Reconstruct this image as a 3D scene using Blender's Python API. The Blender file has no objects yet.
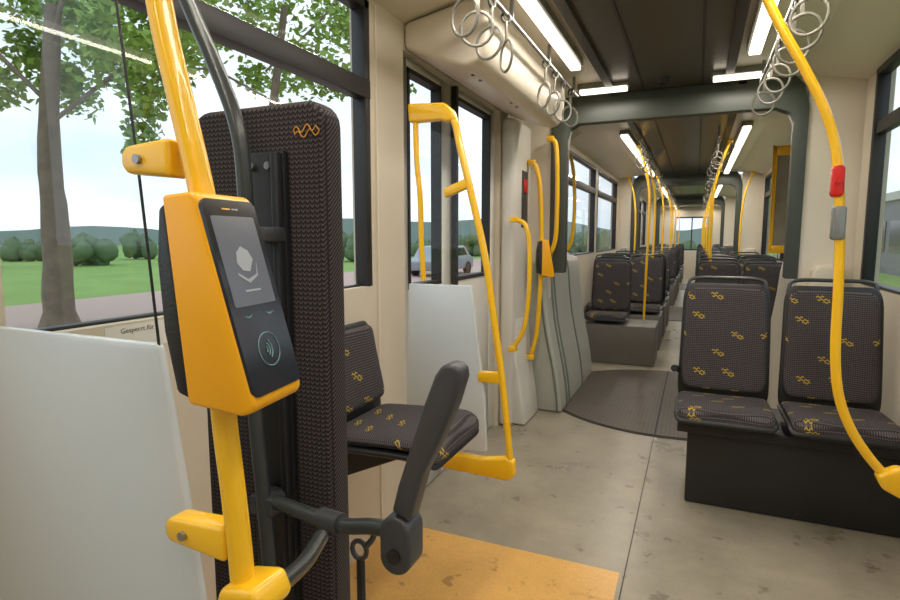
import bpy, math, random
from mathutils import Vector, Matrix
random.seed(7)
COL=bpy.context.scene.collection
bpy.context.scene.view_settings.view_transform='Standard'

# ------------------------------------------------------------ materials
def srgb(r,g,b):
    def c(v):
        v/=255.0
        return v/12.92 if v<=.04045 else ((v+.055)/1.055)**2.4
    return (c(r),c(g),c(b),1)
def mat(name,rgb,rough=.5,metal=0,var=.06,scale=12,bump=0.0,emit=0,coat=0,spec=.5):
    m=bpy.data.materials.new(name);m.use_nodes=True
    nt=m.node_tree;b=nt.nodes['Principled BSDF']
    col=srgb(*rgb)
    b.inputs['Roughness'].default_value=rough;b.inputs['Metallic'].default_value=metal
    b.inputs['Specular IOR Level'].default_value=spec
    b.inputs['Coat Weight'].default_value=coat
    tc=nt.nodes.new('ShaderNodeTexCoord');nz=nt.nodes.new('ShaderNodeTexNoise')
    nz.inputs['Scale'].default_value=scale;nz.inputs['Detail'].default_value=5
    nt.links.new(tc.outputs['Object'],nz.inputs['Vector'])
    mx=nt.nodes.new('ShaderNodeMix');mx.data_type='RGBA'
    mx.inputs[6].default_value=tuple(v*(1-var) for v in col[:3])+(1,)
    mx.inputs[7].default_value=tuple(min(1,v*(1+var)) for v in col[:3])+(1,)
    nt.links.new(nz.outputs['Fac'],mx.inputs[0]);nt.links.new(mx.outputs[2],b.inputs['Base Color'])
    if bump>0:
        bp=nt.nodes.new('ShaderNodeBump');bp.inputs['Strength'].default_value=bump;bp.inputs['Distance'].default_value=.002
        n2=nt.nodes.new('ShaderNodeTexNoise');n2.inputs['Scale'].default_value=scale*25
        nt.links.new(tc.outputs['Object'],n2.inputs['Vector'])
        nt.links.new(n2.outputs['Fac'],bp.inputs['Height']);nt.links.new(bp.outputs[0],b.inputs['Normal'])
    if emit>0:
        b.inputs['Emission Color'].default_value=col;b.inputs['Emission Strength'].default_value=emit
    return m
class NX:
    def __init__(s,nt): s.nt=nt
    def m(s,op,a,b=None,c=None):
        n=s.nt.nodes.new('ShaderNodeMath');n.operation=op
        for i,v in enumerate((a,b,c)):
            if v is None: continue
            if isinstance(v,(int,float)): n.inputs[i].default_value=v
            else: s.nt.links.new(v,n.inputs[i])
        return n.outputs[0]
def fabric(name,thresh=.5,light=(84,79,78),wv=1.0,dark=(36,33,36)):
    m=bpy.data.materials.new(name);m.use_nodes=True;nt=m.node_tree;b=nt.nodes['Principled BSDF'];X=NX(nt).m
    tc=nt.nodes.new('ShaderNodeTexCoord');sp=nt.nodes.new('ShaderNodeSeparateXYZ');nt.links.new(tc.outputs['Object'],sp.inputs[0])
    u=X('ADD',sp.outputs[0],2.0);v=X('ADD',X('SUBTRACT',sp.outputs[2],sp.outputs[1]),3.0)
    hb=X('FRACT',X('DIVIDE',X('ADD',v,X('PINGPONG',u,.006*wv)),.010*wv))
    hb=X('LESS_THAN',hb,.40)
    gap=X('GREATER_THAN',X('PINGPONG',u,.006*wv),.0012*wv)
    hb=X('MULTIPLY',hb,gap)
    CU,CV=.140,.084
    vv=X('DIVIDE',v,CV);row=X('FLOOR',vv)
    uu=X('ADD',X('DIVIDE',u,CU),X('MULTIPLY',row,.37));cl=X('FLOOR',uu)
    du=X('MULTIPLY',X('SUBTRACT',X('FRACT',uu),.5),CU);dv=X('MULTIPLY',X('SUBTRACT',X('FRACT',vv),.5),CV)
    cx=nt.nodes.new('ShaderNodeCombineXYZ');nt.links.new(cl,cx.inputs[0]);nt.links.new(row,cx.inputs[1])
    wn=nt.nodes.new('ShaderNodeTexWhiteNoise');wn.noise_dimensions='3D';nt.links.new(cx.outputs[0],wn.inputs['Vector'])
    pres=X('GREATER_THAN',wn.outputs['Value'],thresh)
    def stroke(ou,ov,half):
        tr=X('SUBTRACT',X('MULTIPLY',X('PINGPONG',X('ADD',X('SUBTRACT',du,ou),1.0),.010),2/.010),1.0)
        w=X('MULTIPLY',tr,.0036)
        d=X('ABSOLUTE',X('SUBTRACT',X('SUBTRACT',dv,ov),w))
        return X('MULTIPLY',X('LESS_THAN',d,.0021),X('LESS_THAN',X('ABSOLUTE',X('SUBTRACT',du,ou)),half))
    st=X('MAXIMUM',X('MAXIMUM',stroke(-.012,.012,.017),stroke(.004,.001,.026)),stroke(.018,-.010,.015))
    st=X('MULTIPLY',st,pres)
    m1=nt.nodes.new('ShaderNodeMix');m1.data_type='RGBA'
    m1.inputs[6].default_value=srgb(*dark);m1.inputs[7].default_value=srgb(*light)
    nt.links.new(hb,m1.inputs[0])
    m2=nt.nodes.new('ShaderNodeMix');m2.data_type='RGBA';m2.inputs[7].default_value=srgb(190,160,46)
    nt.links.new(m1.outputs[2],m2.inputs[6]);nt.links.new(st,m2.inputs[0])
    nt.links.new(m2.outputs[2],b.inputs['Base Color']);b.inputs['Roughness'].default_value=.85;b.inputs['Specular IOR Level'].default_value=.3
    bp=nt.nodes.new('ShaderNodeBump');bp.inputs['Strength'].default_value=.25;bp.inputs['Distance'].default_value=.001
    nt.links.new(hb,bp.inputs['Height']);nt.links.new(bp.outputs[0],b.inputs['Normal'])
    return m
def glassmat(name,tint=(244,248,247)):
    m=bpy.data.materials.new(name);m.use_nodes=True;nt=m.node_tree;nt.nodes.clear();X=NX(nt).m
    o=nt.nodes.new('ShaderNodeOutputMaterial');t=nt.nodes.new('ShaderNodeBsdfTransparent');g=nt.nodes.new('ShaderNodeBsdfGlossy')
    g.inputs['Roughness'].default_value=.02;t.inputs[0].default_value=srgb(*tint)
    lw=nt.nodes.new('ShaderNodeLayerWeight');lw.inputs['Blend'].default_value=.5
    f=X('ADD',X('MULTIPLY',X('POWER',lw.outputs['Facing'],5.0),.7),.035)
    x=nt.nodes.new('ShaderNodeMixShader');nt.links.new(f,x.inputs[0]);nt.links.new(t.outputs[0],x.inputs[1]);nt.links.new(g.outputs[0],x.inputs[2])
    nt.links.new(x.outputs[0],o.inputs[0]);return m
def emis(name,rgb,s):
    m=bpy.data.materials.new(name);m.use_nodes=True;nt=m.node_tree;nt.nodes.clear()
    o=nt.nodes.new('ShaderNodeOutputMaterial');e=nt.nodes.new('ShaderNodeEmission');e.inputs[0].default_value=srgb(*rgb);e.inputs[1].default_value=s
    nt.links.new(e.outputs[0],o.inputs[0]);return m

M={}
M['yellow']=mat('yellow_paint',(247,192,26),.26,var=.02,coat=.4)
M['yellowbox']=mat('yellow_plastic',(246,174,16),.32,var=.02)
M['wall']=mat('cream_wall',(206,196,177),.42,var=.02,scale=3)
M['white']=mat('white_laminate',(202,210,213),.25,var=.01,scale=2)
M['post']=mat('white_post',(212,209,200),.35,var=.01,scale=2)
M['cover']=mat('cream_cover',(220,211,194),.36,var=.02,scale=3)
M['ceil']=mat('dark_ceiling',(78,71,61),.28,var=.04,scale=3)
M['ceil2']=mat('brown_ceiling',(46,42,37),.4,var=.06,scale=3)
M['black']=mat('black_plastic',(28,28,30),.42,var=.1,bump=.3)
M['dark']=mat('dark_grey_plastic',(60,61,63),.42,var=.08,bump=.3)
M['grey']=mat('grey_metal',(132,134,132),.35,metal=.4,var=.05)
M['tube']=mat('anthracite_tube',(66,70,68),.28,metal=.3,var=.05)
M['ring']=mat('grey_ring',(124,122,112),.4,var=.04)
M['portal']=mat('green_grey_frame',(74,80,74),.45,var=.06,scale=4)
M['liner']=mat('gangway_liner',(196,189,174),.6,var=.04,scale=4)
M['fair']=mat('grey_fairing',(168,170,160),.4,var=.05,scale=4)
M['rib']=mat('fairing_rib_grey',(106,112,104),.5,var=.05,scale=4)
M['rubber']=mat('black_rubber',(20,20,21),.6,var=.1)
M['frame']=mat('window_frame',(34,35,36),.45,var=.05)
M['red']=mat('red_button',(205,28,22),.3,var=.03)
M['ped']=mat('black_pedestal',(38,39,40),.42,var=.1,bump=.2)
M['pedg']=mat('grey_pedestal',(108,105,98),.5,var=.06)
M['screw']=mat('steel_screw',(150,150,148),.3,metal=.8)
M['fab']=fabric('seat_fabric',.46,(98,92,91),.8,(42,39,42))
M['fabp']=fabric('panel_fabric',1.1,(84,76,73),1.0)
M['glass']=glassmat('clear_glass')
M['lamp']=emis('lamp_diffuser',(255,240,216),3.0)
M['paper']=mat('grey_print',(110,102,92),.7)
M['plate']=mat('pale_label',(224,222,214),.5,var=.02)
M['bezel']=mat('glossy_black',(32,33,40),.14,var=.02)
M['screen']=mat('grey_display',(98,102,112),.22,var=.15,scale=9,emit=.06)
M['print']=mat('pale_print',(156,160,166),.5,emit=.08)
M['blueprint']=mat('dim_print',(108,148,146),.5)
M['orangeframe']=mat('orange_emblem',(214,152,44),.6)
M['notice']=mat('glazed_notice',(150,146,132),.12,var=.2,scale=8)

def floormat(name,rgb,dirt,ribs=False):
    m=mat(name,rgb,.30,var=.0,scale=3);nt=m.node_tree;b=nt.nodes['Principled BSDF']
    tc=nt.nodes.new('ShaderNodeTexCoord')
    n1=nt.nodes.new('ShaderNodeTexNoise');n1.inputs['Scale'].default_value=2.2;n1.inputs['Detail'].default_value=9;n1.inputs['Roughness'].default_value=.7
    n2=nt.nodes.new('ShaderNodeTexNoise');n2.inputs['Scale'].default_value=160
    nt.links.new(tc.outputs['Object'],n1.inputs[0]);nt.links.new(tc.outputs['Object'],n2.inputs[0])
    cr=nt.nodes.new('ShaderNodeValToRGB');cr.color_ramp.elements[0].position=.32;cr.color_ramp.elements[1].position=.62
    cr.color_ramp.elements[0].color=tuple(v*dirt for v in srgb(*rgb)[:3])+(1,);cr.color_ramp.elements[1].color=srgb(*rgb)
    nt.links.new(n1.outputs['Fac'],cr.inputs[0])
    mx=nt.nodes.new('ShaderNodeMix');mx.data_type='RGBA';mx.blend_type='MULTIPLY';mx.inputs[0].default_value=.35
    c2=nt.nodes.new('ShaderNodeValToRGB');c2.color_ramp.elements[0].position=.35;c2.color_ramp.elements[1].position=.65
    c2.color_ramp.elements[0].color=(.6,.6,.6,1)
    nt.links.new(n2.outputs['Fac'],c2.inputs[0]);nt.links.new(cr.outputs[0],mx.inputs[6]);nt.links.new(c2.outputs[0],mx.inputs[7])
    n3=nt.nodes.new('ShaderNodeTexNoise');n3.inputs['Scale'].default_value=9;n3.inputs['Detail'].default_value=3;n3.inputs['Roughness'].default_value=.6
    nt.links.new(tc.outputs['Object'],n3.inputs[0])
    c3=nt.nodes.new('ShaderNodeValToRGB');c3.color_ramp.elements[0].position=.31;c3.color_ramp.elements[1].position=.37;c3.color_ramp.elements[0].color=(.5,.47,.45,1)
    nt.links.new(n3.outputs['Fac'],c3.inputs[0])
    m3=nt.nodes.new('ShaderNodeMix');m3.data_type='RGBA';m3.blend_type='MULTIPLY';m3.inputs[0].default_value=.75
    nt.links.new(mx.outputs[2],m3.inputs[6]);nt.links.new(c3.outputs[0],m3.inputs[7])
    out=m3.outputs[2]
    if ribs:
        X=NX(nt).m;sp=nt.nodes.new('ShaderNodeSeparateXYZ');nt.links.new(tc.outputs['Object'],sp.inputs[0])
        g=X('LESS_THAN',X('FRACT',X('DIVIDE',sp.outputs[0],.03)),.3)
        m4=nt.nodes.new('ShaderNodeMix');m4.data_type='RGBA';m4.blend_type='MULTIPLY';m4.inputs[7].default_value=(.72,.70,.67,1)
        nt.links.new(g,m4.inputs[0]);nt.links.new(out,m4.inputs[6]);out=m4.outputs[2]
    nt.links.new(out,b.inputs['Base Color'])
    X=NX(nt).m
    nt.links.new(X('ADD',X('MULTIPLY',n1.outputs['Fac'],.25),.18 if not ribs else .35),b.inputs['Roughness'])
    return m
M['floor']=floormat('speckled_floor',(168,159,140),.70)
M['orange']=floormat('orange_floor',(234,182,100),.82)
M['mat']=floormat('turntable_floor',(86,77,66),.8,True)

# ------------------------------------------------------------ mesh helpers
def base_of(p):
    return Vector(p['_b']) if p is not None and '_b' in p else Vector((0,0,0))
def add(name,verts,faces,m,parent=None,smooth=False,bevel=0,seg=2,kind=None,wn=True):
    b=base_of(parent)
    me=bpy.data.meshes.new(name);me.from_pydata([tuple(Vector(v)-b) for v in verts],[],faces)
    me.materials.append(m);me.update()
    import bmesh
    bm=bmesh.new();bm.from_mesh(me);bmesh.ops.remove_doubles(bm,verts=bm.verts,dist=1e-5);bmesh.ops.recalc_face_normals(bm,faces=bm.faces)
    if bevel>0:
        es=[e for e in bm.edges if len(e.link_faces)==2 and e.calc_face_angle(0)>.5]
        bmesh.ops.bevel(bm,geom=es,offset=bevel,segments=seg,profile=.5,affect='EDGES',clamp_overlap=True)
        smooth=True
    bm.to_mesh(me);bm.free()
    if smooth:
        for p in me.polygons: p.use_smooth=True
        if bevel>0:
            me.set_sharp_from_angle(angle=math.radians(40))
    o=bpy.data.objects.new(name,me);COL.objects.link(o)
    if parent is not None:
        o.parent=parent;o['_b']=tuple(b)
    if kind:o['kind']=kind
    return o
def thing(name,base,label,cat,group=None,kind=None):
    e=bpy.data.objects.new(name,None);e.location=base;e['_b']=tuple(base);e.empty_display_size=.05
    COL.objects.link(e)
    if label:e['label']=label
    if cat:e['category']=cat
    if group:e['group']=group
    if kind:e['kind']=kind
    return e
def boxvf(bs):
    V=[];F=[]
    for (x0,x1,y0,y1,z0,z1) in bs:
        n=len(V);V+=[(x0,y0,z0),(x1,y0,z0),(x1,y1,z0),(x0,y1,z0),(x0,y0,z1),(x1,y0,z1),(x1,y1,z1),(x0,y1,z1)]
        F+=[tuple(n+i for i in f) for f in ((0,3,2,1),(4,5,6,7),(0,1,5,4),(1,2,6,5),(2,3,7,6),(3,0,4,7))]
    return V,F
def boxes(name,bs,m,parent=None,bevel=0,seg=2,kind=None):
    V,F=boxvf(bs)
    me=add(name,V,F,m,parent,bevel=bevel,seg=seg,kind=kind);return me
def box(name,x0,x1,y0,y1,z0,z1,m,parent=None,bevel=0,seg=2,kind=None):
    return boxes(name,[(x0,x1,y0,y1,z0,z1)],m,parent,bevel,seg,kind)
def prism(name,pts,axis,d0,d1,m,parent=None,bevel=0,seg=2,kind=None,smooth=False):
    n=len(pts)
    def P(a,b,d):
        return {'x':(d,a,b),'y':(a,d,b),'z':(a,b,d)}[axis]
    V=[P(a,b,d0) for a,b in pts]+[P(a,b,d1) for a,b in pts]
    F=[tuple(range(n)),tuple(range(2*n-1,n-1,-1))]+[(i,(i+1)%n,n+(i+1)%n,n+i) for i in range(n)]
    return add(name,V,F,m,parent,bevel=bevel,seg=seg,kind=kind,smooth=smooth)
def catmull(pts,sub):
    P=[Vector(p) for p in pts]
    if len(P)<3 or sub<=1: return P
    Q=[P[0]*2-P[1]]+P+[P[-1]*2-P[-2]];out=[]
    for i in range(1,len(Q)-2):
        a,b,c,d=Q[i-1:i+3]
        for k in range(sub):
            t=k/sub
            out.append(.5*((2*b)+(c-a)*t+(2*a-5*b+4*c-d)*t*t+(3*b-a-3*c+d)*t**3))
    out.append(P[-1]);return out
def tubevf(pts,r,n=14,sub=6,closed=False,sx=1.0,V=None,F=None):
    if V is None:V=[];F=[]
    C=catmull(pts,sub) if not closed else [Vector(p) for p in pts]
    k=len(C);up=None;o=len(V)
    for i,p in enumerate(C):
        if closed: t=(C[(i+1)%k]-C[i-1]).normalized()
        else: t=(C[min(i+1,k-1)]-C[max(i-1,0)]).normalized()
        if up is None:
            up=Vector((0,1,0)) if abs(t.y)<.9 else Vector((0,0,1))
        up=(up-t*up.dot(t)).normalized();s=t.cross(up)
        for j in range(n):
            a=2*math.pi*j/n
            V.append(tuple(p+up*math.cos(a)*r+s*math.sin(a)*r*sx))
    m=k if closed else k-1
    for i in range(m):
        for j in range(n):
            a=o+i*n+j;b=o+i*n+(j+1)%n;c=o+((i+1)%k)*n+(j+1)%n;d=o+((i+1)%k)*n+j
            F.append((a,b,c,d))
    if not closed:
        F.append(tuple(o+j for j in range(n-1,-1,-1)));F.append(tuple(o+(k-1)*n+j for j in range(n)))
    return V,F
def tube(name,pts,r,m,parent=None,n=14,sub=6,closed=False,sx=1.0,kind=None):
    V,F=tubevf(pts,r,n,sub,closed,sx)
    o=add(name,V,F,m,parent,smooth=True,kind=kind);o.data.set_sharp_from_angle(angle=math.radians(50));return o
def pad(name,path,W,th,m,parent,tb=.012,e=.14,shrink=.3,dish=0,nu=16,ns=24,bw=None):
    C=catmull([(0,a,b) for a,b in path],8)
    L=[0]
    for i in range(1,len(C)): L.append(L[-1]+(C[i]-C[i-1]).length)
    V=[];F=[]
    def at(s):
        d=s*L[-1]
        for i in range(1,len(C)):
            if L[i]>=d-1e-9:
                t=(d-L[i-1])/(L[i]-L[i-1]);return C[i-1].lerp(C[i],t),(C[i]-C[i-1]).normalized()
    for side in (1,-1):
        o=len(V)
        for k in range(ns+1):
            s=.5-.5*math.cos(math.pi*k/ns)
            p,t=at(s);nrm=Vector((0,-t.z,t.y))
            cs=1
            dd=min(s,1-s)
            if dd<e: cs=(1-((e-dd)/e)**3)**(1/3) if dd>0 else 0
            w=(W if bw is None else W+(bw-W)*s)*(1-shrink*(1-cs))
            ef=max(0,1-abs(2*s-1)**10)**.5
            for j in range(nu+1):
                u=-math.cos(math.pi*j/nu)
                cf=max(0,1-abs(u)**8)**.5
                off=(th if side>0 else -tb)*ef*cf
                off-=dish*(1-u*u)*ef
                V.append(tuple(Vector((u*w,p.y,p.z))+nrm*off))
        for k in range(ns):
            for j in range(nu):
                a=o+k*(nu+1)+j;F.append((a,a+1,a+nu+2,a+nu+1))
    b=base_of(parent)
    return add(name,[tuple(Vector(v)+b) for v in V],F,m,parent,smooth=True)
def copy_thing(T,loc,rot=None,label=None,scale=None):
    def rec(o,par):
        c=o.copy()
        COL.objects.link(c)
        if par is not None:
            c.parent=par;c.matrix_parent_inverse=Matrix.Identity(4)
        for ch in list(o.children):
            rec(ch,c)
        return c
    n=rec(T,None);n.location=loc
    if rot is not None:n.rotation_euler=rot
    if label:n['label']=label
    if scale:n.scale=(scale,)*3
    return n
def textmesh(name,body,size,mtx,m,parent,align='CENTER',ext=.0004):
    cu=bpy.data.curves.new('tmp','FONT');cu.body=body;cu.size=size;cu.align_x=align;cu.align_y='CENTER';cu.extrude=ext;cu.resolution_u=3
    ob=bpy.data.objects.new('tmp',cu);COL.objects.link(ob)
    dg=bpy.context.evaluated_depsgraph_get();dg.update()
    me=bpy.data.meshes.new_from_object(ob.evaluated_get(dg));bpy.data.objects.remove(ob)
    b=base_of(parent)
    me.transform(Matrix.Translation(-b)@mtx);me.materials.clear();me.materials.append(m)
    o=bpy.data.objects.new(name,me);COL.objects.link(o);o.parent=parent;o['_b']=tuple(b);return o

# ------------------------------------------------------------ room shell
XL,XR=-1.28,.93
TH=.09
HZ=2.46
def wall(name,side,y0,y1,ops,m=None):
    a,b=(XL-TH,XL) if side=='L' else (XR,XR+TH)
    bs=[];ops=sorted(ops);y=y0
    for (p,q,z0,z1) in ops:
        if p>y: bs.append((a,b,y,p,0,HZ))
        if z0>0: bs.append((a,b,p,q,0,z0))
        bs.append((a,b,p,q,z1,HZ));y=q
    if y<y1: bs.append((a,b,y,y1,0,HZ))
    return boxes(name,bs,m or M['wall'],kind='structure')
WN=[0]
def window(side,y0,y1,z0,z1,bar=None,fw=.035,fw0=None):
    WN[0]+=1
    a,b=(XL-TH+.03,XL+.004) if side=='L' else (XR-.004,XR+TH-.03)
    T=thing('window_%d'%WN[0],((a+b)/2,(y0+y1)/2,z0),None,None,kind='structure')
    bs=[(a,b if fw0 is None else a+.02,y0,y0+(fw0 or fw),z0,z1),(a,b,y1-fw,y1,z0,z1),(a,b,y0,y1,z1-fw,z1)]
    bs.append((a,b,y0,y1,z0,z0+fw*.35) if fw0 is None else (a,a+.03,y0,y1,z0,z0+.008))
    if bar: bs.append((a+.01,b+(.004 if side=='L' else -.004),y0,y1,bar,bar+.075))
    boxes('window_frame',bs,M['frame'],T,bevel=.003)
    c=a+.02 if side=='L' else b-.02
    add('window_pane',[(c,y0+.01,z0+.01),(c,y1-.01,z0+.01),(c,y1-.01,z1-.01),(c,y0+.01,z1-.01)],[(0,1,2,3)],M['glass'],T)
    return T
wall('wall_left','L',-1.6,4.3,[(-1.3,.45,1.17,2.34),(.67,2.08,1.17,2.34),(2.38,3.78,.0,2.24)])
window('L',-1.3,.45,1.17,2.34,1.95);window('L',.67,2.08,1.17,2.34,1.95,fw0=.012)
wall('wall_right','R',-1.6,4.35,[(-1.3,.6,1.1,2.34),(.75,2.2,1.1,2.34),(2.35,4.14,1.1,2.36)])
window('R',-1.3,.6,1.1,2.34,1.98);window('R',.75,2.2,1.1,2.34,1.98);window('R',2.35,4.14,1.1,2.36,1.98)
box('wall_back',XL-TH,XR+TH,-1.7,-1.6,0,HZ,M['wall'],kind='structure')
SEC=[(5.75,10.2),(11.6,16.2),(17.6,22.0)]
for i,(a,b) in enumerate(SEC):
    if i==1:
        opL=[(a+.2,a+1.35,1.17,2.3),(a+1.6,a+3.0,0.0,2.24),(a+3.2,b-.2,1.17,2.3)]
    else:
        opL=[(a+.2,a+2.05,1.17,2.3),(a+2.25,b-.2,1.17,2.3)]
    opR=[(a+.2,a+2.05,1.1,2.3),(a+2.25,b-.2,1.1,2.3)]
    wall('wall_left','L',a,b,opL);wall('wall_right','R',a,b,opR)
    for o in opL:
        window('L',o[0],o[1],max(o[2],.05),o[3],1.95)
    for o in opR: window('R',o[0],o[1],o[2],o[3],1.98)
boxes('wall_end',[(XL-TH,-.75,22.0,22.08,0,HZ),(.4,XR+TH,22.0,22.08,0,HZ),(-.75,.4,22.0,22.08,0,.9),(-.75,.4,22.0,22.08,2.1,HZ)],M['wall'],kind='structure')
WN[0]+=1
T=thing('window_%d'%WN[0],(-.17,22.04,.9),None,None,kind='structure')
boxes('window_frame',[(-.75,-.7,22,22.08,.9,2.1),(.35,.4,22,22.08,.9,2.1),(-.75,.4,22,22.08,.9,.95),(-.75,.4,22,22.08,2.05,2.1),(-.2,-.16,22,22.08,.9,2.1)],M['frame'],T)
add('window_pane',[(-.74,22.03,.91),(.39,22.03,.91),(.39,22.03,2.09),(-.74,22.03,2.09)],[(0,1,2,3)],M['glass'],T)
box('floor',XL-TH,XR+TH,-1.7,22.1,-.12,0,M['floor'],kind='structure')
box('trim_1',XL,-.23,.62,2.27,.0,.003,M['orange'],kind='structure')
box('trim_2',-.213,-.209,-.5,4.1,.0,.0035,M['ceil2'],kind='structure')
def disc(name,cx,cy,r,z,m,kind):
    n=64;V=[(cx+r*math.cos(2*math.pi*i/n),cy+r*math.sin(2*math.pi*i/n),0.0005) for i in range(n)]+[(cx+r*math.cos(2*math.pi*i/n),cy+r*math.sin(2*math.pi*i/n),z) for i in range(n)]
    F=[tuple(range(n-1,-1,-1)),tuple(range(n,2*n))]+[(i,(i+1)%n,n+(i+1)%n,n+i) for i in range(n)]
    return add(name,V,F,m,kind=kind)
for k,yc in enumerate((5.05,10.9,16.9)):
    disc('trim_%d'%(3+2*k),-.17,yc,1.04,.004,M['rubber'],'structure')
    disc('trim_%d'%(4+2*k),-.17,yc,1.015,.008,M['mat'],'structure')
box('trim_9',-.215,-.203,4.05,6.05,.008,.0095,M['rubber'],kind='structure')

def ceiling(y0,y1):
    prof=[(XL-TH,2.36),(XL,2.36),(-.88,2.44),(.55,2.44),(XR,2.36),(XR+TH,2.36),(XR+TH,2.52),(XL-TH,2.52)]
    prism('ceiling',prof,'y',y0,y1,M['cover'],kind='structure')
TR=[9]
def trim(*a,**k):
    TR[0]+=1
    return boxes('trim_%d'%TR[0],*a,kind='structure',**k)
for (a,b) in [(-1.65,4.35),(4.35,5.75)]+SEC:
    ceiling(a,b)
    e=.17 if a<0 else .26
    trim([(-.62,e,a,b,2.425,2.441)],M['ceil'])
    trim([(-.62,-.57,a,b,2.40,2.43),(e-.05,e,a,b,2.40,2.43),(-.40,-.385,a,b,2.418,2.43),(-.02,-.005,a,b,2.418,2.43)],M['ceil2'])
def portal(y,d=.10,zb=0.0):
    o=[(-1.06,zb),(-1.06,2.22),(-1.02,2.36),(-.95,2.425),(.54,2.425),(.60,2.36),(.63,2.22),(.63,zb)]
    i=[(-.935,zb),(-.935,2.12),(-.915,2.19),(-.85,2.225),(.44,2.225),(.52,2.19),(.55,2.12),(.55,zb)]
    V=[];F=[];n=len(o)
    for yy in (y,y+d):
        V+=[(a,yy,b) for a,b in o]+[(a,yy,b) for a,b in i]
    for k in range(n-1):
        F.append((k,k+1,n+k+1,n+k));F.append((2*n+k+1,2*n+k,3*n+k,3*n+k+1))
        F.append((k+1,k,2*n+k,2*n+k+1));F.append((n+k,n+k+1,3*n+k+1,3*n+k))
    for k in (0,n-1):
        F.append((k,n+k,3*n+k,2*n+k))
    TR[0]+=1
    add('trim_%d'%TR[0],V,F,M['portal'],kind='structure',bevel=.010)
    TR[0]+=1
    boxes('trim_%d'%TR[0],[(XL-.05,-1.055,y+.02,y+d-.02,0,2.5),(.625,XR+.05,y+.02,y+d-.02,0,2.5),(-1.06,.70,y+.02,y+d-.02,2.42,2.5)],M['cover'],kind='structure')
for k,(a,b) in enumerate([(4.35,5.75),(10.2,11.6),(16.2,17.6)]):
    portal(a,zb=1.1)
    T=thing('gangway_bellows',(-.17,(a+b)/2,0),'folded cream bellows lining the tram articulation','bellows',group='gangway bellows')
    xo0,xo1,zt,n=-1.22,.88,2.42,26
    for pp in ([(xo0,0.0),(xo0,.8),(xo0,1.6),(xo0,zt-.22),(xo0+.04,zt-.08),(xo0+.18,zt)],[(xo1-.18,zt),(xo1-.04,zt-.08),(xo1,zt-.22),(xo1,1.6),(xo1,.8),(xo1,0.0)]):
        V=[];F=[];kk=len(pp)
        for i in range(n+1):
            y=a+.10+(b-a-.10)*i/n;s=1.0 if i%2 else 1.02
            for (x,z) in pp: V.append((-.17+(x+.17)*s,y,z))
        for i in range(n):
            for j in range(kk-1):
                q=i*kk+j;F.append((q,q+1,q+kk+1,q+kk))
        add('bellows_skin',V,F,M['liner'],T)
    for s in (1,-1):
        c=-.17
        pro=[(.745,.002),(.750,.10),(.765,.22),(.79,.36),(.825,.52),(.86,.70),(.885,.90),(.90,1.08),(.915,1.17),(.95,1.20)]
        if s<0: pro=[(x-.03 if x<.80 else x-.045,z) for x,z in pro]
        pr=[(c-s*x,z) for x,z in [(1.04,.002)]+pro+[(1.04,1.20)]]
        T=thing('gangway_fairing',(c-s*.95,(a+b)/2,0),'flared light grey lower cladding with ribs beside the turntable' if s>0 else 'flared cream lower cladding beside the turntable','fairing',group='gangway fairings')
        prism('fairing_shell',pr,'y',a-.08,b-.05,M['fair'] if s>0 else M['wall'],T,bevel=.03,seg=4)
        if s>0:
            for yy in (a+.10,a+.20,a+.78):
                rib=[(c-s*(x-.007),z) for x,z in [(1.0,.006)]+[(p[0],max(.006,p[1])) for p in pro[:-1]]+[(1.0,1.18)]]
                prism('fairing_rib',rib,'y',yy,yy+.04,M['rib'],T,bevel=.004)
            fr=[(c-s*(x+.035),a-.083,z+.01) for x,z in pro[:-1]]
            tube('fairing_rib',fr,.008,M['rib'],T,n=8,sub=3)

# ------------------------------------------------------------ doors (left)
DN=[0]
def doorleaf(y0,y1,g0,g1,side='L'):
    DN[0]+=1
    x0,x1=XL-.075,XL-.03
    T=thing('door_%d'%DN[0],((x0+x1)/2,(y0+y1)/2,0),None,None,kind='structure')
    boxes('door_leaf',[(x0,x1,y0,g0,.01,2.23),(x0,x1,g1,y1,.01,2.23),(x0,x1,g0,g1,.01,1.12),(x0,x1,g0,g1,2.19,2.23)],M['post'],T,bevel=.004)
    boxes('door_seal',[(x0-.004,x1+.006,g0,g0+.022,1.12,2.19),(x0-.004,x1+.006,g1-.022,g1,1.12,2.19),(x0-.004,x1+.006,g0,g1,1.12,1.142),(x0-.004,x1+.006,g0,g1,2.168,2.19)],M['rubber'],T)
    c=x0+.02
    add('door_pane',[(c,g0+.01,1.13),(c,g1-.01,1.13),(c,g1-.01,2.18),(c,g0+.01,2.18)],[(0,1,2,3)],M['glass'],T)
    return T
doorleaf(2.39,3.0,2.47,2.86);doorleaf(3.0,3.77,3.04,3.66)
box('trim_90',XL-.02,XL+.012,2.985,3.015,.02,2.22,M['rubber'],kind='structure')
T=thing('door_post',(XL+.06,4.0,0),'tall white rounded cladding post beside the tram door','post')
box('post_cover',XL+.0005,XL+.10,3.80,4.24,0.002,2.20,M['post'],T,bevel=.03,seg=3)
prism('post_foot',[(XL+.0005,.003),(XL+.19,.003),(XL+.165,.20),(XL+.12,.48),(XL+.10,.8),(XL+.0005,.8)],'y',3.86,4.25,M['post'],T,bevel=.02,seg=3)
box('button_plate',XL+.098,XL+.106,3.99,4.13,1.45,1.86,M['dark'],T,bevel=.004)
box('door_button',XL+.10,XL+.118,4.02,4.10,1.70,1.80,M['red'],T,bevel=.008)
T=thing('door_mechanism_cover',(-1.08,2.95,2.1),'large cream rounded overhead cover housing the door mechanism','cover')
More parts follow.
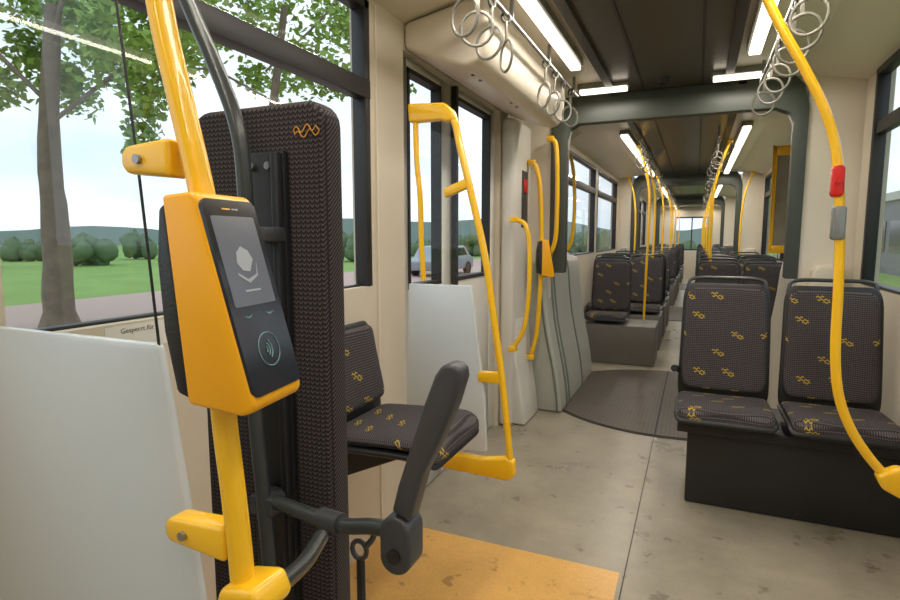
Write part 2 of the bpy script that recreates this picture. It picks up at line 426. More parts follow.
prism('cover_body',[(XL+.003,2.245),(-1.05,2.155),(-.97,2.13),(-.915,2.145),(-.885,2.19),(-.875,2.27),(-.87,2.43),(XL+.003,2.355)],'y',2.38,3.97,M['cover'],T,bevel=.022,seg=3)
for yy in (2.55,2.65,3.15,3.26):
    tube('cover_screw',[(-1.0,yy,2.150),(-1.0,yy,2.134)],.008,M['dark'],T,sub=1)
trim([(XL,XL+.010,2.12,2.13,.02,2.34)],M['cover'])

# ------------------------------------------------------------ lamps
def lamp(x0,x1,y0,y1,z,lab,grp,energy,light=True):
    T=thing('ceiling_lamp',((x0+x1)/2,(y0+y1)/2,z),lab,'lamp',group=grp)
    box('lamp_housing',x0-.012,x1+.012,y0-.012,y1+.012,z+.022,z+.062,M['grey'],T,bevel=.004)
    box('lamp_diffuser',x0,x1,y0,y1,z-.005,z+.022,M['lamp'],T,bevel=.006)
    if light:
        l=bpy.data.lights.new('lamp_light','AREA');l.shape='RECTANGLE';l.size=x1-x0;l.size_y=y1-y0;l.energy=energy;l.color=(1,.91,.80)
        o=bpy.data.objects.new('lamp_light',l);COL.objects.link(o);o.parent=T;o.location=(0,0,-.012)
LE=6.6
for (a,b) in [(-.9,.9),(1.0,2.25),(2.32,3.5)]:
    lamp(-.74,-.68,a,b,2.375,'long warm white ceiling lamp strip over the aisle','aisle ceiling lamps',LE*(b-a))
    lamp(.215,.275,a,b+.1,2.375,'long warm white ceiling lamp strip over the aisle','aisle ceiling lamps',LE*(b-a))
lamp(-.80,-.48,4.08,4.14,2.38,'short transverse ceiling lamp beside the articulation portal','transverse ceiling lamps',4)
lamp(.05,.37,4.08,4.14,2.38,'short transverse ceiling lamp beside the articulation portal','transverse ceiling lamps',4)
for (a,b) in SEC:
    for k in range(3):
        y0=a+.2+k*1.4;y1=y0+1.25
        lamp(-.745,-.675,y0,y1,2.375,'long warm white ceiling lamp strip over the aisle','aisle ceiling lamps',LE*1.8,light=(k!=1))
        lamp(.345,.415,y0,y1,2.375,'long warm white ceiling lamp strip over the aisle','aisle ceiling lamps',LE*1.8,light=(k!=1))
T=thing('smoke_sensor',(-.25,4.2,2.41),'small round dark ceiling sensor near the portal','sensor')
tube('sensor_body',[(-.25,4.1,2.44),(-.25,4.1,2.395)],.035,M['dark'],T,sub=1)
tube('sensor_lens',[(-.25,4.1,2.396),(-.25,4.1,2.386)],.015,M['black'],T,sub=1)

# ------------------------------------------------------------ near partition
T=thing('draught_screen',(-1.0,.60,0),'glossy white lower panel with clear glass above, beside the door','partition')
prism('lower_panel',[(XL+.002,.18),(-.63,.18),(-.645,.45),(-.675,.75),(-.708,.98),(-.745,1.205),(-.75,1.217),(XL+.002,1.217)],'y',.590,.606,M['white'],T,bevel=.004)
gp=[(XL+.002,1.2175),(-.752,1.2175),(-.775,1.5),(-.80,1.74),(-.83,2.0),(-.87,2.2),(XL+.002,2.2)]
add('glass_pane',[(a,.598,b) for a,b in gp],[tuple(range(7))],M['glass'],T)
tube('glass_edge_strip',[(-.75,.598,1.2),(-.775,.598,1.5),(-.80,.598,1.74),(-.83,.598,2.0),(-.87,.598,2.2)],.0022,M['frame'],T,n=8)

T=thing('validator_pole',(-.57,.56,0),'thick leaning yellow handrail pole with clamp brackets holding a ticket validator','handrail')
tube('pole_tube',[(-.76,.56,2.43),(-.71,.56,2.0),(-.665,.56,1.69),(-.635,.56,1.56),(-.602,.56,1.42),(-.592,.56,1.30),(-.585,.56,1.14),(-.573,.56,1.02),(-.563,.56,.89),(-.55,.56,.6),(-.545,.56,.003)],.0168,M['yellow'],T,n=20)
def clampbr(x0,x1,z,xs,zs):
    prism('clamp_bracket',[(x0,z-.018),(x0-.010,z-.008),(x0-.010,z+.010),(x0,z+.020),(x1,z+.026),(x1,z-.026)],'y',.543,.580,M['yellow'],T,bevel=.007,seg=3)
    tube('clamp_screw',[(xs,.544,zs),(xs,.537,zs)],.0065,M['screw'],T,sub=1)
clampbr(-.728,-.645,1.485,-.70,1.485)
clampbr(-.685,-.58,.955,-.655,.955)
prism('clamp_foot',[(-.595,.86),(-.535,.845),(-.505,.88),(-.52,.912),(-.58,.90)],'y',.530,.60,M['yellow'],T,bevel=.010,seg=3)

# ------------------------------------------------------------ ticket validator (local frame, front = +X)
def validator():
    T=thing('ticket_validator',(0,0,0),'yellow ticket validator with black front, grey display and contactless symbol','ticket machine')
    w=.055
    body=[(0,-.124),(.078,-.141),(.094,-.136),(.099,-.126),(.052,.132),(.044,.140),(.0,.140)]
    prism('validator_body',body,'y',-w,w,M['yellowbox'],T,bevel=.008,seg=3)
    prism('back_plate',[(.004,.133),(-.010,.125),(-.022,.06),(-.025,-.03),(-.017,-.11),(.004,-.120)],'y',-w+.003,w-.003,M['black'],T,bevel=.005)
    p0=Vector((.099,0,-.126));p1=Vector((.052,0,.132))
    Tt=(p1-p0).normalized();N=Vector((Tt.z,0,-Tt.x));C=(p0+p1)/2
    Wd=Vector((0,1,0))
    mt0=Matrix.Translation(C)@Matrix(((Wd.x,Tt.x,N.x,0),(Wd.y,Tt.y,N.y,0),(Wd.z,Tt.z,N.z,0),(0,0,0,1)))
    def slab(name,pts,a,b,m,par):
        n=len(pts)
        V=[mt0@Vector((x,y,a)) for x,y in pts]+[mt0@Vector((x,y,b)) for x,y in pts]
        F=[tuple(range(n-1,-1,-1)),tuple(range(n,2*n))]+[(i,(i+1)%n,n+(i+1)%n,n+i) for i in range(n)]
        return add(name,[tuple(v) for v in V],F,m,par)
    def plate(name,s0,s1,t0,t1,a,b,m,r=.006,par=T):
        pts=[]
        for (cx,cy,st) in ((s1-r,t1-r,0),(s0+r,t1-r,90),(s0+r,t0+r,180),(s1-r,t0+r,270)):
            for k in range(5):
                an=math.radians(st+k*22.5);pts.append((cx+r*math.cos(an),cy+r*math.sin(an)))
        return slab(name,pts,a,b,m,par)
    fp=plate('front_panel',-.0535,.0535,-.124,.130,-.008,.0025,M['bezel'],.010)
    plate('display',-.044,.043,-.010,.108,.0025,.0031,M['screen'],.003,fp)
    slab('display_symbol',[(-.018,.046),(-.010,.036),(.004,.034),(.016,.050),(.010,.062),(-.003,.068),(-.014,.060)],.0032,.0036,M['print'],fp)
    slab('display_symbol',[(-.022,.034),(-.004,.024),(.016,.030),(.022,.046),(.018,.028),(-.002,.019),(-.022,.030)],.0032,.0036,M['print'],fp)
    plate('display_text_line',-.016,.016,.008,.0105,.0032,.0036,M['print'],.001,fp)
    plate('front_marking',-.018,-.002,.1165,.1185,.0026,.0030,M['yellow'],.0008,fp)
    plate('front_marking',.001,.014,.1165,.1185,.0026,.0030,M['print'],.0008,fp)
    slab('front_marking',[(-.032,-.022),(-.023,-.026),(-.014,-.022),(-.023,-.0237)],.0026,.003,M['blueprint'],fp)
    slab('front_marking',[(.014,-.022),(.023,-.026),(.032,-.022),(.023,-.0237)],.0026,.003,M['blueprint'],fp)
    def ringpts(cx,cy,r,a0,a1,k):
        return [mt0@Vector((cx+r*math.cos(math.radians(a0+(a1-a0)*i/k)),cy+r*math.sin(math.radians(a0+(a1-a0)*i/k)),.003)) for i in range(k+1)]
    V,F=tubevf(ringpts(0,-.070,.022,0,360,32)[:-1],.0007,6,1,closed=True)
    for r in (.005,.010,.015): tubevf(ringpts(-.009,-.070,r,-50,50,8),.0011,6,1,V=V,F=F)
    add('contactless_symbol',V,F,M['blueprint'],fp)
    tube('release_slot',[(.035,0,-.124),(.04,0,-.1355)],.010,M['black'],T,sub=1)
    return T
VT=validator()
VT.location=(-.602,.553,1.292);VT.rotation_euler=(0,math.radians(-5),math.radians(8))
V2=copy_thing(VT,(-1.07,4.13,1.22),(0,0,math.radians(28)),'small yellow ticket validator on the curved door pole')
for v in (VT,V2): v['group']='ticket validators'

# ------------------------------------------------------------ tall upholstered panel
T=thing('seat_back_panel',(-.85,.98,.0),'tall dark patterned upholstered seat back with black mounting plate','seat')
def rr(x0,x1,z0,z1,r,lean=0):
    pts=[]
    for (cx,cy,st) in ((x1-r,z1-r,0),(x0+r,z1-r,90),(x0+r,z0+r,180),(x1-r,z0+r,270)):
        for k in range(6):
            an=math.radians(st+k*18);pts.append((cx+r*math.cos(an),cy+r*math.sin(an)))
    return pts
prism('padded_back',rr(-1.05,-.687,.42,1.655,.05),'y',.945,1.015,M['fabp'],T,bevel=.018,seg=4)
prism('mounting_plate',[(-.885,1.555),(-.775,1.555),(-.775,.5),(-.885,.5)],'y',.925,.944,M['black'],T,bevel=.004)
prism('plate_flange',[(-.792,1.55),(-.775,1.55),(-.775,.5),(-.792,.5)],'y',.905,.926,M['black'],T,bevel=.003)
for (x,z) in [(-.855,1.525),(-.81,1.525),(-.83,1.30),(-.81,.62),(-.86,.62)]:
    tube('panel_screw',[(x,.925,z),(x,.917,z)],.008,M['screw'],T,sub=1)
box('support_foot',-.98,-.90,.97,1.01,.003,.45,M['black'],T,bevel=.004)
box('support_foot',-.80,-.72,.97,1.01,.003,.45,M['black'],T,bevel=.004)
def ew(t): return 1.590+.0070*math.sin(t*math.pi*4.0+.2)+.005*t
N_=28
top=[(-.760+.054*i/N_,.9432,ew(i/N_)+.005) for i in range(N_+1)]
bot=[(-.757+.060*i/N_,.9432,ew(i/N_)-.005) for i in range(N_,-1,-1)]
tube('yellow_emblem',top+bot,.0012,M['orangeframe'],T,n=6,closed=True)
T=thing('grab_rail',(-.83,.88,.8),'curved anthracite tubular grab rail clamped to the seat back','handrail')
tube('rail_tube',[(-1.20,.87,2.30),(-1.06,.87,2.08),(-.95,.87,1.84),(-.89,.87,1.72),(-.84,.87,1.60),(-.825,.87,1.48),(-.825,.87,1.2),(-.82,.87,1.0),(-.80,.87,.72),(-.79,.87,.45),(-.79,.87,.003)],.0155,M['tube'],T,n=18)
box('rail_clamp',-.838,-.77,.86,.923,1.37,1.40,M['dark'],T,bevel=.006)
box('rail_clamp',-.84,-.78,.86,.923,.80,.84,M['dark'],T,bevel=.006)
T=thing('folding_armrest',(-.46,.84,.85),'dark grey folding armrest raised upright on a tubular arm','armrest')
tube('arm_tube',[(-.80,.88,.83),(-.70,.87,.825),(-.60,.85,.83),(-.52,.84,.85),(-.44,.83,.855)],.0150,M['tube'],T)
tube('arm_tube',[(-.535,.585,.875),(-.57,.70,.845),(-.61,.80,.83)],.0140,M['tube'],T)
tube('arm_collar',[(-.655,.862,.828),(-.60,.85,.832)],.021,M['dark'],T,sub=1)
prism('pivot_hub',rr(-.490,-.430,.788,.895,.0295),'y',.806,.864,M['dark'],T,bevel=.010,seg=3)
tube('pivot_cap',[(-.46,.807,.825),(-.46,.801,.825)],.013,M['black'],T,sub=1)
def apx(px,py): return (-.46+(px-405)*.00187,.87+(520-py)*.00190)
arm=[apx(*p) for p in [(400,504),(407,478),(420,440),(434,399),(445,371),(452,361),(462,359),(470,363),(471,372),(463,398),(448,433),(433,463),(426,486),(419,511)]]
prism('armrest_pad',arm,'y',.812,.856,M['dark'],T,bevel=.009,seg=4)
T=thing('hanging_strap',(-.55,.84,.60),'black webbing strap with a grey hook','strap')
tube('strap_hook',[(-.56+.016*math.cos(a*.5236),.85,.79+.018*math.sin(a*.5236)) for a in range(12)],.005,M['dark'],T,closed=True,n=8)
box('strap_webbing',-.563,-.551,.842,.856,.45,.775,M['rubber'],T,bevel=.002)
tube('hook_arm',[(-.545,.85,.80),(-.53,.85,.82),(-.52,.845,.85)],.006,M['dark'],T,n=8)

T=thing('wall_sticker',(XL,.97,1.12),'small printed notice on the sill below the window','sign')
box('sticker_base',XL+.0003,XL+.0012,.875,1.045,1.10,1.164,M['plate'],T)
Mx=Matrix(((0,0,1,XL+.0016),(1,0,0,.960),(0,1,0,1.150),(0,0,0,1)))
textmesh('sticker_text','Gesperrt für',.018,Mx,M['paper'],T)

# ------------------------------------------------------------ passenger seat
def seat(back=.60):
    T=thing('passenger_seat',(0,0,0),'dark patterned tram seat with yellow squiggles in a black shell','seat')
    pad('seat_cushion',[(-.42,.050),(-.405,.082),(-.36,.098),(-.22,.095),(-.08,.088),(-.03,.09)],.213,.018,M['fab'],T,tb=.02,e=.16,shrink=.22,dish=.008)
    pad('cushion_shell',[(-.43,.036),(-.41,.058),(-.36,.070),(-.2,.068),(-.05,.062),(.02,.07)],.226,.012,M['black'],T,tb=.024,e=.16,shrink=.22)
    pad('backrest',[(-.035,.12),(-.005,.25),(.02,.42),(.045,.56),(.062,back+.06)],.206,.018,M['fab'],T,tb=.01,e=.20,shrink=.30,dish=.010,bw=.196)
    pad('back_shell',[(-.005,.03),(.008,.2),(.036,.42),(.060,.57),(.075,back+.085)],.224,.010,M['black'],T,tb=.016,e=.20,shrink=.30,bw=.213)
    tube('grab_handle',[(-.19,.080,back-.06),(-.19,.10,back+.07),(-.155,.11,back+.108),(0,.115,back+.112),(.155,.11,back+.108),(.19,.10,back+.07),(.19,.080,back-.06)],.010,M['tube'],T,n=10)
    boxes('seat_bracket',[(-.12,.12,-.34,-.02,.002,.045)],M['black'],T,bevel=.005)
    return T
S0=seat()
S0.location=(.160,3.30,.445);S0['label']='dark patterned seat with raised side armrest on the black pedestal';S0['group']='passenger seats'
tube('side_armrest',[(-.225,.03,.20),(-.24,-.03,.22),(-.24,-.10,.23)],.018,M['black'],S0,n=10)
def cp(loc,rz,lab):
    n=copy_thing(S0,loc,(0,0,rz),lab)
    for c in list(n.children):
        if c.name.startswith('side_armrest'): bpy.data.objects.remove(c)
    return n
cp((.645,3.30,.445),0,'dark patterned window seat on the black pedestal')
T=thing('seat_pedestal',(.46,3.25,0),'long black box pedestal carrying two aisle seats','pedestal')
box('pedestal_box',-.0,.925,3.06,3.42,.001,.40,M['ped'],T,bevel=.012)
box('pedestal_top',-.05,.925,2.98,3.45,.40,.447,M['black'],T,bevel=.008)
def grp(x0,x1,y,face,h=.43,xs=None,lab='grey box pedestal raising a pair of seats'):
    T=thing('seat_platform',((x0+x1)/2,y,0),lab,'pedestal',group='seat platforms')
    d=.42
    box('platform_box',x0,x1,y-d/2-.12,y+d/2+.02,.001,h,M['pedg'],T,bevel=.012)
    w=(x1-x0)/2
    for x in (xs or [x0+w*.5,x0+w*1.5]):
        if face<0: cp((x,y+.1,h+.002),0,'dark patterned tram seat on a raised grey platform')
        else: cp((x,y-.2,h+.002),math.pi,'dark tram seat facing away on a raised grey platform')
for (a,b) in SEC:
    for k,(dy,fc) in enumerate([(.80,-1),(1.75,-1),(2.75,1),(3.75,-1)]):
        if a>15 and k%2: continue
        grp(XL+.02,-.36,a+dy,fc,xs=[-.88] if (a<6 and k==0) else None)
        grp(.0,XR-.02,a+dy,fc)

T=thing('passenger_seat',(0,0,0),'sideways dark patterned seat with yellow squiggles below the window','seat')
pad('seat_cushion',[(-.44,.02),(-.425,.055),(-.38,.075),(-.22,.07),(-.08,.062),(-.02,.065)],.215,.022,M['fab'],T,tb=.02,e=.18,shrink=.32,dish=.006)
pad('cushion_shell',[(-.445,.008),(-.42,.032),(-.36,.047),(-.2,.044),(-.05,.038),(.02,.04)],.225,.012,M['black'],T,tb=.024,e=.18,shrink=.32)
pad('backrest',[(-.02,.10),(.0,.20),(.02,.30),(.035,.395)],.215,.024,M['fab'],T,tb=.012,e=.16,shrink=.22,dish=.006,bw=.205)
pad('back_shell',[(.0,.03),(.02,.2),(.045,.3),(.055,.41)],.225,.012,M['black'],T,tb=.015,e=.16,shrink=.22,bw=.215)
prism('seat_support',[(.112,-.16),(.112,.018),(-.30,.018),(-.30,-.005),(.02,-.15)],'x',-.07,.07,M['black'],T,bevel=.006)
T.location=(-1.165,1.73,.635);T.rotation_euler=(0,0,math.radians(90))

# ------------------------------------------------------------ second partition with yellow frame
T=thing('door_screen',(-1.0,2.2,.4),'white lower panel and glass screen in a yellow tubular frame','partition')
prism('lower_panel',[(-1.18,.43),(-.79,.46),(-.80,.70),(-.835,.95),(-.865,1.175),(-1.16,1.175)],'y',2.19,2.215,M['white'],T,bevel=.005)
add('glass_pane',[(-1.12,2.203,1.176),(-.866,2.203,1.176),(-.89,2.203,1.45),(-.95,2.203,1.86),(-1.12,2.203,1.88)],[(0,1,2,3,4)],M['glass'],T)
def bar(name,pts,r=.02,sx=.8): return tube(name,pts,r,M['yellow'],T,n=16,sx=sx)
bar('frame_upright',[(-.985,2.2,1.905),(-.945,2.2,1.86),(-.915,2.2,1.74),(-.865,2.2,1.55),(-.805,2.2,1.30),(-.765,2.2,1.05),(-.73,2.2,.82),(-.70,2.2,.58),(-.682,2.2,.40)],.018)
prism('frame_top',[(-1.15,1.865),(-1.155,1.945),(-.985,1.935),(-.945,1.90),(-.93,1.86),(-.98,1.855),(-1.0,1.865)],'y',2.18,2.225,M['yellow'],T,bevel=.010,seg=3)
bar('frame_inner_upright',[(-1.125,2.2,1.88),(-1.12,2.2,1.70),(-1.105,2.2,1.55),(-1.10,2.2,1.35),(-1.09,2.2,1.19)],.014)
prism('frame_bottom',[(-1.10,.36),(-1.10,.43),(-.80,.43),(-.70,.45),(-.665,.44),(-.66,.375),(-.69,.35)],'y',2.178,2.227,M['yellow'],T,bevel=.010,seg=3)
prism('frame_link',[(-.985,1.545),(-.99,1.585),(-.88,1.625),(-.86,1.59)],'y',2.185,2.22,M['yellow'],T,bevel=.007)
prism('frame_link',[(-.83,.765),(-.83,.81),(-.725,.815),(-.72,.765)],'y',2.185,2.22,M['yellow'],T,bevel=.007)
box('frame_bracket',XL+.002,-1.09,2.19,2.215,.375,.41,M['wall'],T,bevel=.003)

def cpole(name,pts,lab,r=.018,grpn='curved yellow poles',extra=None):
    T=thing(name,(pts[-1][0],pts[-1][1],pts[-1][2]),lab,'handrail',group=grpn)
    tube('pole_tube',pts,r,M['yellow'],T)
    for p in (pts[0],pts[-1]):
        box('pole_flange',p[0]-.028,p[0]+.028,p[1]-.028,p[1]+.028,p[2]-.02,p[2]+.02,M['yellow'],T,bevel=.008)
    return T
Y=4.14
cpole('grab_pole',[(-1.150,Y,1.93),(-1.11,Y,1.88),(-1.08,Y,1.7),(-1.065,Y,1.3),(-1.07,Y,1.0),(-1.09,Y,.66),(-1.135,Y,.46)],'bowed yellow pole on the white door post with validator')
Y=3.72
cpole('grab_pole',[(-1.15,Y,1.50),(-1.07,Y,1.46),(-1.04,Y,1.3),(-1.04,Y,1.0),(-1.07,Y,.75),(-1.15,Y,.60)],'short bowed yellow grab pole beside the tram door',r=.016)
Y=4.30
cpole('grab_pole',[(-1.05,Y,2.12),(-1.01,Y,2.08),(-.995,Y,1.9),(-.99,Y,1.6),(-1.0,Y,1.35),(-1.05,Y,1.23)],'bowed yellow pole on the portal pillar')
cpole('grab_pole',[(-1.16,5.1,2.15),(-1.06,5.1,2.08),(-1.02,5.1,1.8),(-1.02,5.1,1.5),(-1.05,5.1,1.3),(-1.12,5.1,1.23)],'bowed yellow pole on the gangway wall',r=.016)
for (a,b) in SEC:
    for k,(dy,fc) in enumerate([(.80,-1),(1.75,-1),(2.75,1),(3.75,-1)]):
        if (a>15 and k!=0) or k==2: continue
        for (x,s) in ((-.53,1),(.16,-1)):
            y=a+dy+.275
            cpole('grab_pole',[(x-.12*s,y,2.40),(x-.05*s,y,2.2),(x+.01*s,y,1.9),(x+.02*s,y,1.5),(x+.01*s,y,.9),(x,y,.022)],'slim bowed yellow pole rising behind a seat to the ceiling',r=.014)
for (x,s) in ((-1.0,1),(.66,-1)):
    cpole('grab_pole',[(x-.10*s,10.0,2.36),(x-.02*s,10.0,2.15),(x+.03*s,10.0,1.8),(x+.04*s,10.0,1.3),(x+.02*s,10.0,.9),(x-.03*s,10.0,.022)],'slim bowed yellow pole beside the far articulation portal',r=.015)
T=thing('notice_board',(.74,5.6,1.0),'tall notice board in a rounded yellow frame','sign')
bx=.60
box('board_panel',bx,bx+.15,5.62,5.63,1.28,2.08,M['notice'],T)
boxes('board_frame',[(bx-.025,bx+.005,5.60,5.65,1.25,2.15),(bx+.145,bx+.175,5.60,5.65,1.25,2.15),(bx-.025,bx+.175,5.60,5.65,2.07,2.15),(bx-.025,bx+.175,5.60,5.65,1.24,1.31)],M['yellow'],T,bevel=.012)
box('board_bracket',bx+.17,.885,5.615,5.635,1.9,1.94,M['yellow'],T)

Y=2.3
T=thing('grab_pole',(.68,Y,.5),'large yellow curved handrail pole with red stop button','handrail',group='curved yellow poles')
tube('pole_tube',[(.13,Y,2.42),(.17,Y,2.24),(.22,Y,2.12),(.31,Y,1.95),(.38,Y,1.80),(.422,Y,1.65),(.445,Y,1.42),(.455,Y,1.2),(.460,Y,.99),(.480,Y,.83),(.53,Y,.70),(.61,Y,.585),(.68,Y,.53)],.0160,M['yellow'],T,n=20)
prism('pole_clamp',[(.60,.565),(.66,.60),(.768,.59),(.768,.50),(.68,.49),(.62,.52)],'y',Y-.03,Y+.025,M['yellow'],T,bevel=.012,seg=3)
prism('stop_button',rr(.409,.446,1.515,1.62,.014),'y',Y-.026,Y+.02,M['red'],T,bevel=.008,seg=3)
prism('button_housing',rr(.420,.459,1.37,1.485,.010),'y',Y-.024,Y+.02,M['grey'],T,bevel=.006)
tube('button_cap',[(.428,Y-.025,1.57),(.428,Y-.032,1.57)],.013,M['red'],T,sub=1)
T=thing('door_screen',(.85,2.3,.3),'short white partition panel beside the window','partition')
box('lower_panel',.77,XR-.002,2.29,2.315,.2,1.12,M['white'],T,bevel=.004)

# ------------------------------------------------------------ hanging strap handles
def strap():
    T=thing('strap_handle',(0,0,0),'grey ring strap handle hanging from the ceiling rail','strap handle',group='ring strap handles')
    V,F=tubevf([(.060*math.cos(2*math.pi*i/28),0,-.165+.064*math.sin(2*math.pi*i/28)) for i in range(28)],.0062,8,1,closed=True)
    add('hand_ring',V,F,M['ring'],T,smooth=True)
    V,F=tubevf([(0,.020*math.cos(2*math.pi*i/14),-.004+.020*math.sin(2*math.pi*i/14)) for i in range(14)],.006,6,1,closed=True)
    add('rail_loop',V,F,M['dark'],T,smooth=True)
    boxes('webbing_strap',[(-.008,.008,-.004,.004,-.105,-.02)],M['ring'],T,bevel=.002)
    return T
ST=strap()
pos=[]
def rail(x,y0,y1,z=2.33):
    T=thing('ceiling_rail',(x,(y0+y1)/2,z),'thin grey ceiling rail carrying ring strap handles','handrail',group='ceiling rails')
    tube('rail_tube',[(x,y0,z),(x,y1,z)],.010,M['grey'],T,n=12,sub=1)
    y=y0+.1
    while y<y1:
        box('rail_hanger',x-.008,x+.008,y-.01,y+.01,z,2.43,M['grey'],T);y+=(y1-y0-.2)/3-.001
rail(-.79,1.7,3.95);rail(.32,1.7,4.05)
for y in (1.92,2.06,2.22,2.40,3.1,3.32,3.52,3.74): pos.append((-.79,y,2.315))
for y in (2.42,2.56,2.74,2.98,3.24,3.5,3.8): pos.append((.32,y,2.315))
for (a,b) in SEC[:2]:
    rail(-.56,a+.2,b-.2);rail(.15,a+.2,b-.2)
    for k in range(9):
        if k in (4,): continue
        y=a+.45+k*.42
        pos.append((-.56,y,2.315));pos.append((.15,y,2.315))
for i,p in enumerate(pos):
    rz=random.uniform(-.9,.9)
    if i==0:
        ST.location=p;ST.rotation_euler=(0,random.uniform(-.06,.06),rz)
    else: copy_thing(ST,p,(random.uniform(-.12,.12),random.uniform(-.10,.10),rz))

# ------------------------------------------------------------ exterior
GZ=-.5
M['grass']=mat('meadow_grass',(122,156,72),.9,var=.25,scale=.6)
M['pave']=mat('pinkish_paving',(184,158,148),.85,var=.1,scale=4)
M['bark']=mat('tree_bark',(118,106,90),.9,var=.45,scale=4,bump=.5)
M['leaf']=mat('tree_leaf',(130,162,64),.6,var=.4,scale=1.6)
M['bush']=mat('bush_green',(96,116,86),.9,var=.4,scale=2)
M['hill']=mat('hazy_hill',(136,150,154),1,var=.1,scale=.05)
M['facade']=mat('blue_grey_facade',(92,100,112),.5,var=.08,scale=.4)
o=add('ground_meadow',[(-160,-80,GZ),(160,-80,GZ),(160,160,GZ),(-160,160,GZ)],[(0,1,2,3)],M['grass'],kind='stuff');o['label']='green meadow stretching away beside the tram line';o['category']='grass'
o=add('pavement',[(-17,-60,GZ+.02),(-1.5,-60,GZ+.02),(-1.5,90,GZ+.02),(-17,90,GZ+.02)],[(0,1,2,3)],M['pave'],kind='stuff');o['label']='pinkish paved path between the tram and meadow';o['category']='pavement'
def blob(cx,cy,cz,r,rz,V,F,seg=12):
    o=len(V)
    for i in range(seg//2+1):
        th=math.pi*i/(seg//2)
        for j in range(seg):
            ph=2*math.pi*j/seg;k=1+random.uniform(-.2,.2)
            V.append((cx+r*k*math.sin(th)*math.cos(ph),cy+r*k*math.sin(th)*math.sin(ph),cz+rz*k*math.cos(th)))
    for i in range(seg//2):
        for j in range(seg):
            F.append((o+i*seg+j,o+i*seg+(j+1)%seg,o+(i+1)*seg+(j+1)%seg,o+(i+1)*seg+j))
def leafcloud(centers,n,size):
    V=[];F=[]
    for _ in range(n):
        cx,cy,cz,r=random.choice(centers)
        d=Vector((random.gauss(0,1),random.gauss(0,1),random.gauss(0,1))).normalized()*r*random.random()**.4
        p=Vector((cx,cy,cz))+d
        a=Vector((random.gauss(0,1),random.gauss(0,1),random.gauss(0,.6))).normalized();b=a.cross(Vector((random.gauss(0,1),random.gauss(0,1),random.gauss(0,1)))).normalized()
        s=size*random.uniform(.6,1.2);k=len(V)
        V+=[tuple(p-a*s),tuple(p-a*s*.2+b*s*.55),tuple(p+a*s),tuple(p-a*s*.2-b*s*.55)];F.append((k,k+1,k+2,k+3))
    return V,F
def tree(x,y,r,h,lab,centers,n,size,br,rb):
    T=thing('tree',(x,y,GZ),lab,'tree')
    V,F=[],[]
    C=[(x,y,GZ),(x+.1,y,GZ+h*.3),(x-.05,y+.1,GZ+h*.6),(x+.25,y+.2,GZ+h)]
    P=catmull(C,6);n0=14
    for i,p in enumerate(P):
        rr_=r*(1.15-.65*i/len(P))*(1.25 if i==0 else 1)
        for j in range(n0):
            a=2*math.pi*j/n0;k=1+random.uniform(-.08,.08)
            V.append((p.x+rr_*k*math.cos(a),p.y+rr_*k*math.sin(a),p.z))
    for i in range(len(P)-1):
        for j in range(n0): F.append((i*n0+j,i*n0+(j+1)%n0,(i+1)*n0+(j+1)%n0,(i+1)*n0+j))
    add('trunk',V,F,M['bark'],T,smooth=True)
    for bb in br: tube('branch',bb,rb,M['bark'],T,n=8,sub=5)
    V,F=leafcloud(centers,n,size)
    o=add('leaves',V,F,M['leaf'],T);o['kind']='stuff'
tx,ty=-12.3,7.45
cen=[(tx+random.uniform(-3.0,2.3),ty+random.uniform(-2.4,4.0),random.uniform(4.5,7.6),random.uniform(.45,.8)) for _ in range(40)]
tree(tx,ty,.27,6.5,'mature tree with ridged grey trunk and large green leaves',cen,7500,.12,
 [[(tx,ty,3.6),(tx+.9,ty+1.2,5.0),(tx+2.0,ty+2.4,6.2)],[(tx,ty,4.2),(tx-.9,ty-.8,5.6),(tx-1.6,ty-1.3,7)],[(tx+.1,ty+.1,5),(tx+.9,ty+.2,6.6),(tx+1.2,ty+.8,8.4)]],.045)
sx,sy=-6.4,7.3
cen=[]
for _ in range(28):
    cen.append((sx+random.uniform(-1.9,1.2),sy+random.uniform(-1.6,2.2),random.uniform(3.9,6.2),random.uniform(.3,.6)))
cen+=[(-8.0,6.3,3.6,.38),(-8.1,6.4,3.1,.30),(-7.9,6.4,4.1,.45),(-8.0,6.2,2.7,.22)]
tree(sx,sy,.10,5.5,'leafy young tree standing close to the tram window',cen,4200,.085,
 [[(sx,sy,3.6),(-7.2,6.8,4.0),(-8.0,6.3,3.7)],[(sx,sy,4.0),(-6.0,8.2,5.0),(-5.8,9,6.0)]],.018)
for i in range(21):
    an=math.radians(10+i*3.9);D=44+11*(i%2)
    x=-math.cos(an)*D;y=math.sin(an)*D
    V=[];F=[]
    hh=random.uniform(.3,1.5)
    for q in range(11): blob(x+random.uniform(-1.2,1.2),y+random.uniform(-1.2,1.2),GZ+.6+random.uniform(0,hh),random.uniform(.45,.8),random.uniform(.5,.9),V,F)
    T=thing('bush',(x,y,GZ),'irregular grey-green bush at the edge of the meadow','bush',group='meadow bushes')
    add('bush_foliage',V,F,M['bush'],T,smooth=True)
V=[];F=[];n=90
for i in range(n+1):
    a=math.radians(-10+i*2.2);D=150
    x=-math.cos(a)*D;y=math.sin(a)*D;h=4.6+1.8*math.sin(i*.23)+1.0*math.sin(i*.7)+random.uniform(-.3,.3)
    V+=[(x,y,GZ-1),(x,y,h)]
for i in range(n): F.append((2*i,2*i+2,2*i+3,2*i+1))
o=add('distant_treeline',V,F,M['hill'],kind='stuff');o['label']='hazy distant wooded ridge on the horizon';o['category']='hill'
T=thing('building',(9,12,GZ),'long blue-grey building facade with dark window bands','building')
box('facade',9,14,-10,40,GZ,3.2,M['facade'],T)
for y in range(-9,38,3): box('facade_window',8.95,9.02,y,y+2.2,.6,2.2,M['bezel'],T)
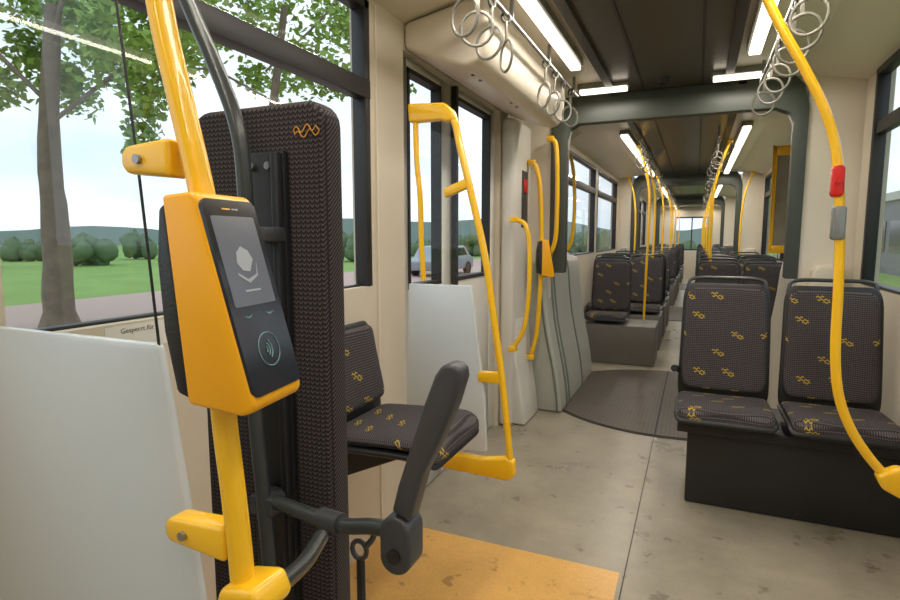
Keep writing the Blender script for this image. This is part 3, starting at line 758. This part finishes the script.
box('roof_edge',8.8,14.2,-10.2,40.2,3.2,3.6,M['fair'],T)
cx,cy=-11.6,25.5
T=thing('car',(cx,cy,GZ),'small silver parked car on the path','car')
M['carp']=mat('silver_car_paint',(150,158,166),.3,metal=.3)
prism('car_body',[(cy-2.1,GZ+.3),(cy-2.15,GZ+.75),(cy-1.5,GZ+.92),(cy-.9,GZ+1.42),(cy+.9,GZ+1.45),(cy+1.6,GZ+.98),(cy+2.1,GZ+.85),(cy+2.1,GZ+.3)],'x',cx-.85,cx+.85,M['carp'],T,bevel=.06,seg=3)
prism('car_window',[(cy-1.25,GZ+.95),(cy-.8,GZ+1.34),(cy+.8,GZ+1.36),(cy+1.25,GZ+.98)],'x',cx-.86,cx+.86,M['bezel'],T)
for dy in (-1.35,1.35):
    for s in (-.80,.80):
        tube('wheel',[(cx+s-.1,cy+dy,GZ+.32),(cx+s+.1,cy+dy,GZ+.32)],.32,M['rubber'],T,sub=1,n=20)

# ------------------------------------------------------------ world
w=bpy.data.worlds.new('overcast');bpy.context.scene.world=w;w.use_nodes=True;nt=w.node_tree
bg=nt.nodes['Background'];tc=nt.nodes.new('ShaderNodeTexCoord');mp=nt.nodes.new('ShaderNodeMapping');mp.inputs['Scale'].default_value=(1,1,3)
nz=nt.nodes.new('ShaderNodeTexNoise');nz.inputs['Scale'].default_value=2.2;nz.inputs['Detail'].default_value=6
cr=nt.nodes.new('ShaderNodeValToRGB');cr.color_ramp.elements[0].position=.34;cr.color_ramp.elements[1].position=.58
cr.color_ramp.elements[0].color=srgb(206,221,237);cr.color_ramp.elements[1].color=srgb(236,243,250)
nt.links.new(tc.outputs['Generated'],mp.inputs[0]);nt.links.new(mp.outputs[0],nz.inputs[0]);nt.links.new(nz.outputs['Fac'],cr.inputs[0]);nt.links.new(cr.outputs[0],bg.inputs[0])
bg.inputs[1].default_value=1.6
# ------------------------------------------------------------ camera
cd=bpy.data.cameras.new('camera');cam=bpy.data.objects.new('camera',cd);COL.objects.link(cam)
cam.location=(0,0,1.38);cd.sensor_width=36;cd.lens=36*560/900;cd.clip_start=.02;cd.clip_end=500
cam.rotation_euler=(math.radians(90-6.42),0,math.radians(23.66))
bpy.context.scene.camera=cam
for o in bpy.data.objects:
    if '_b' in o: del o['_b']
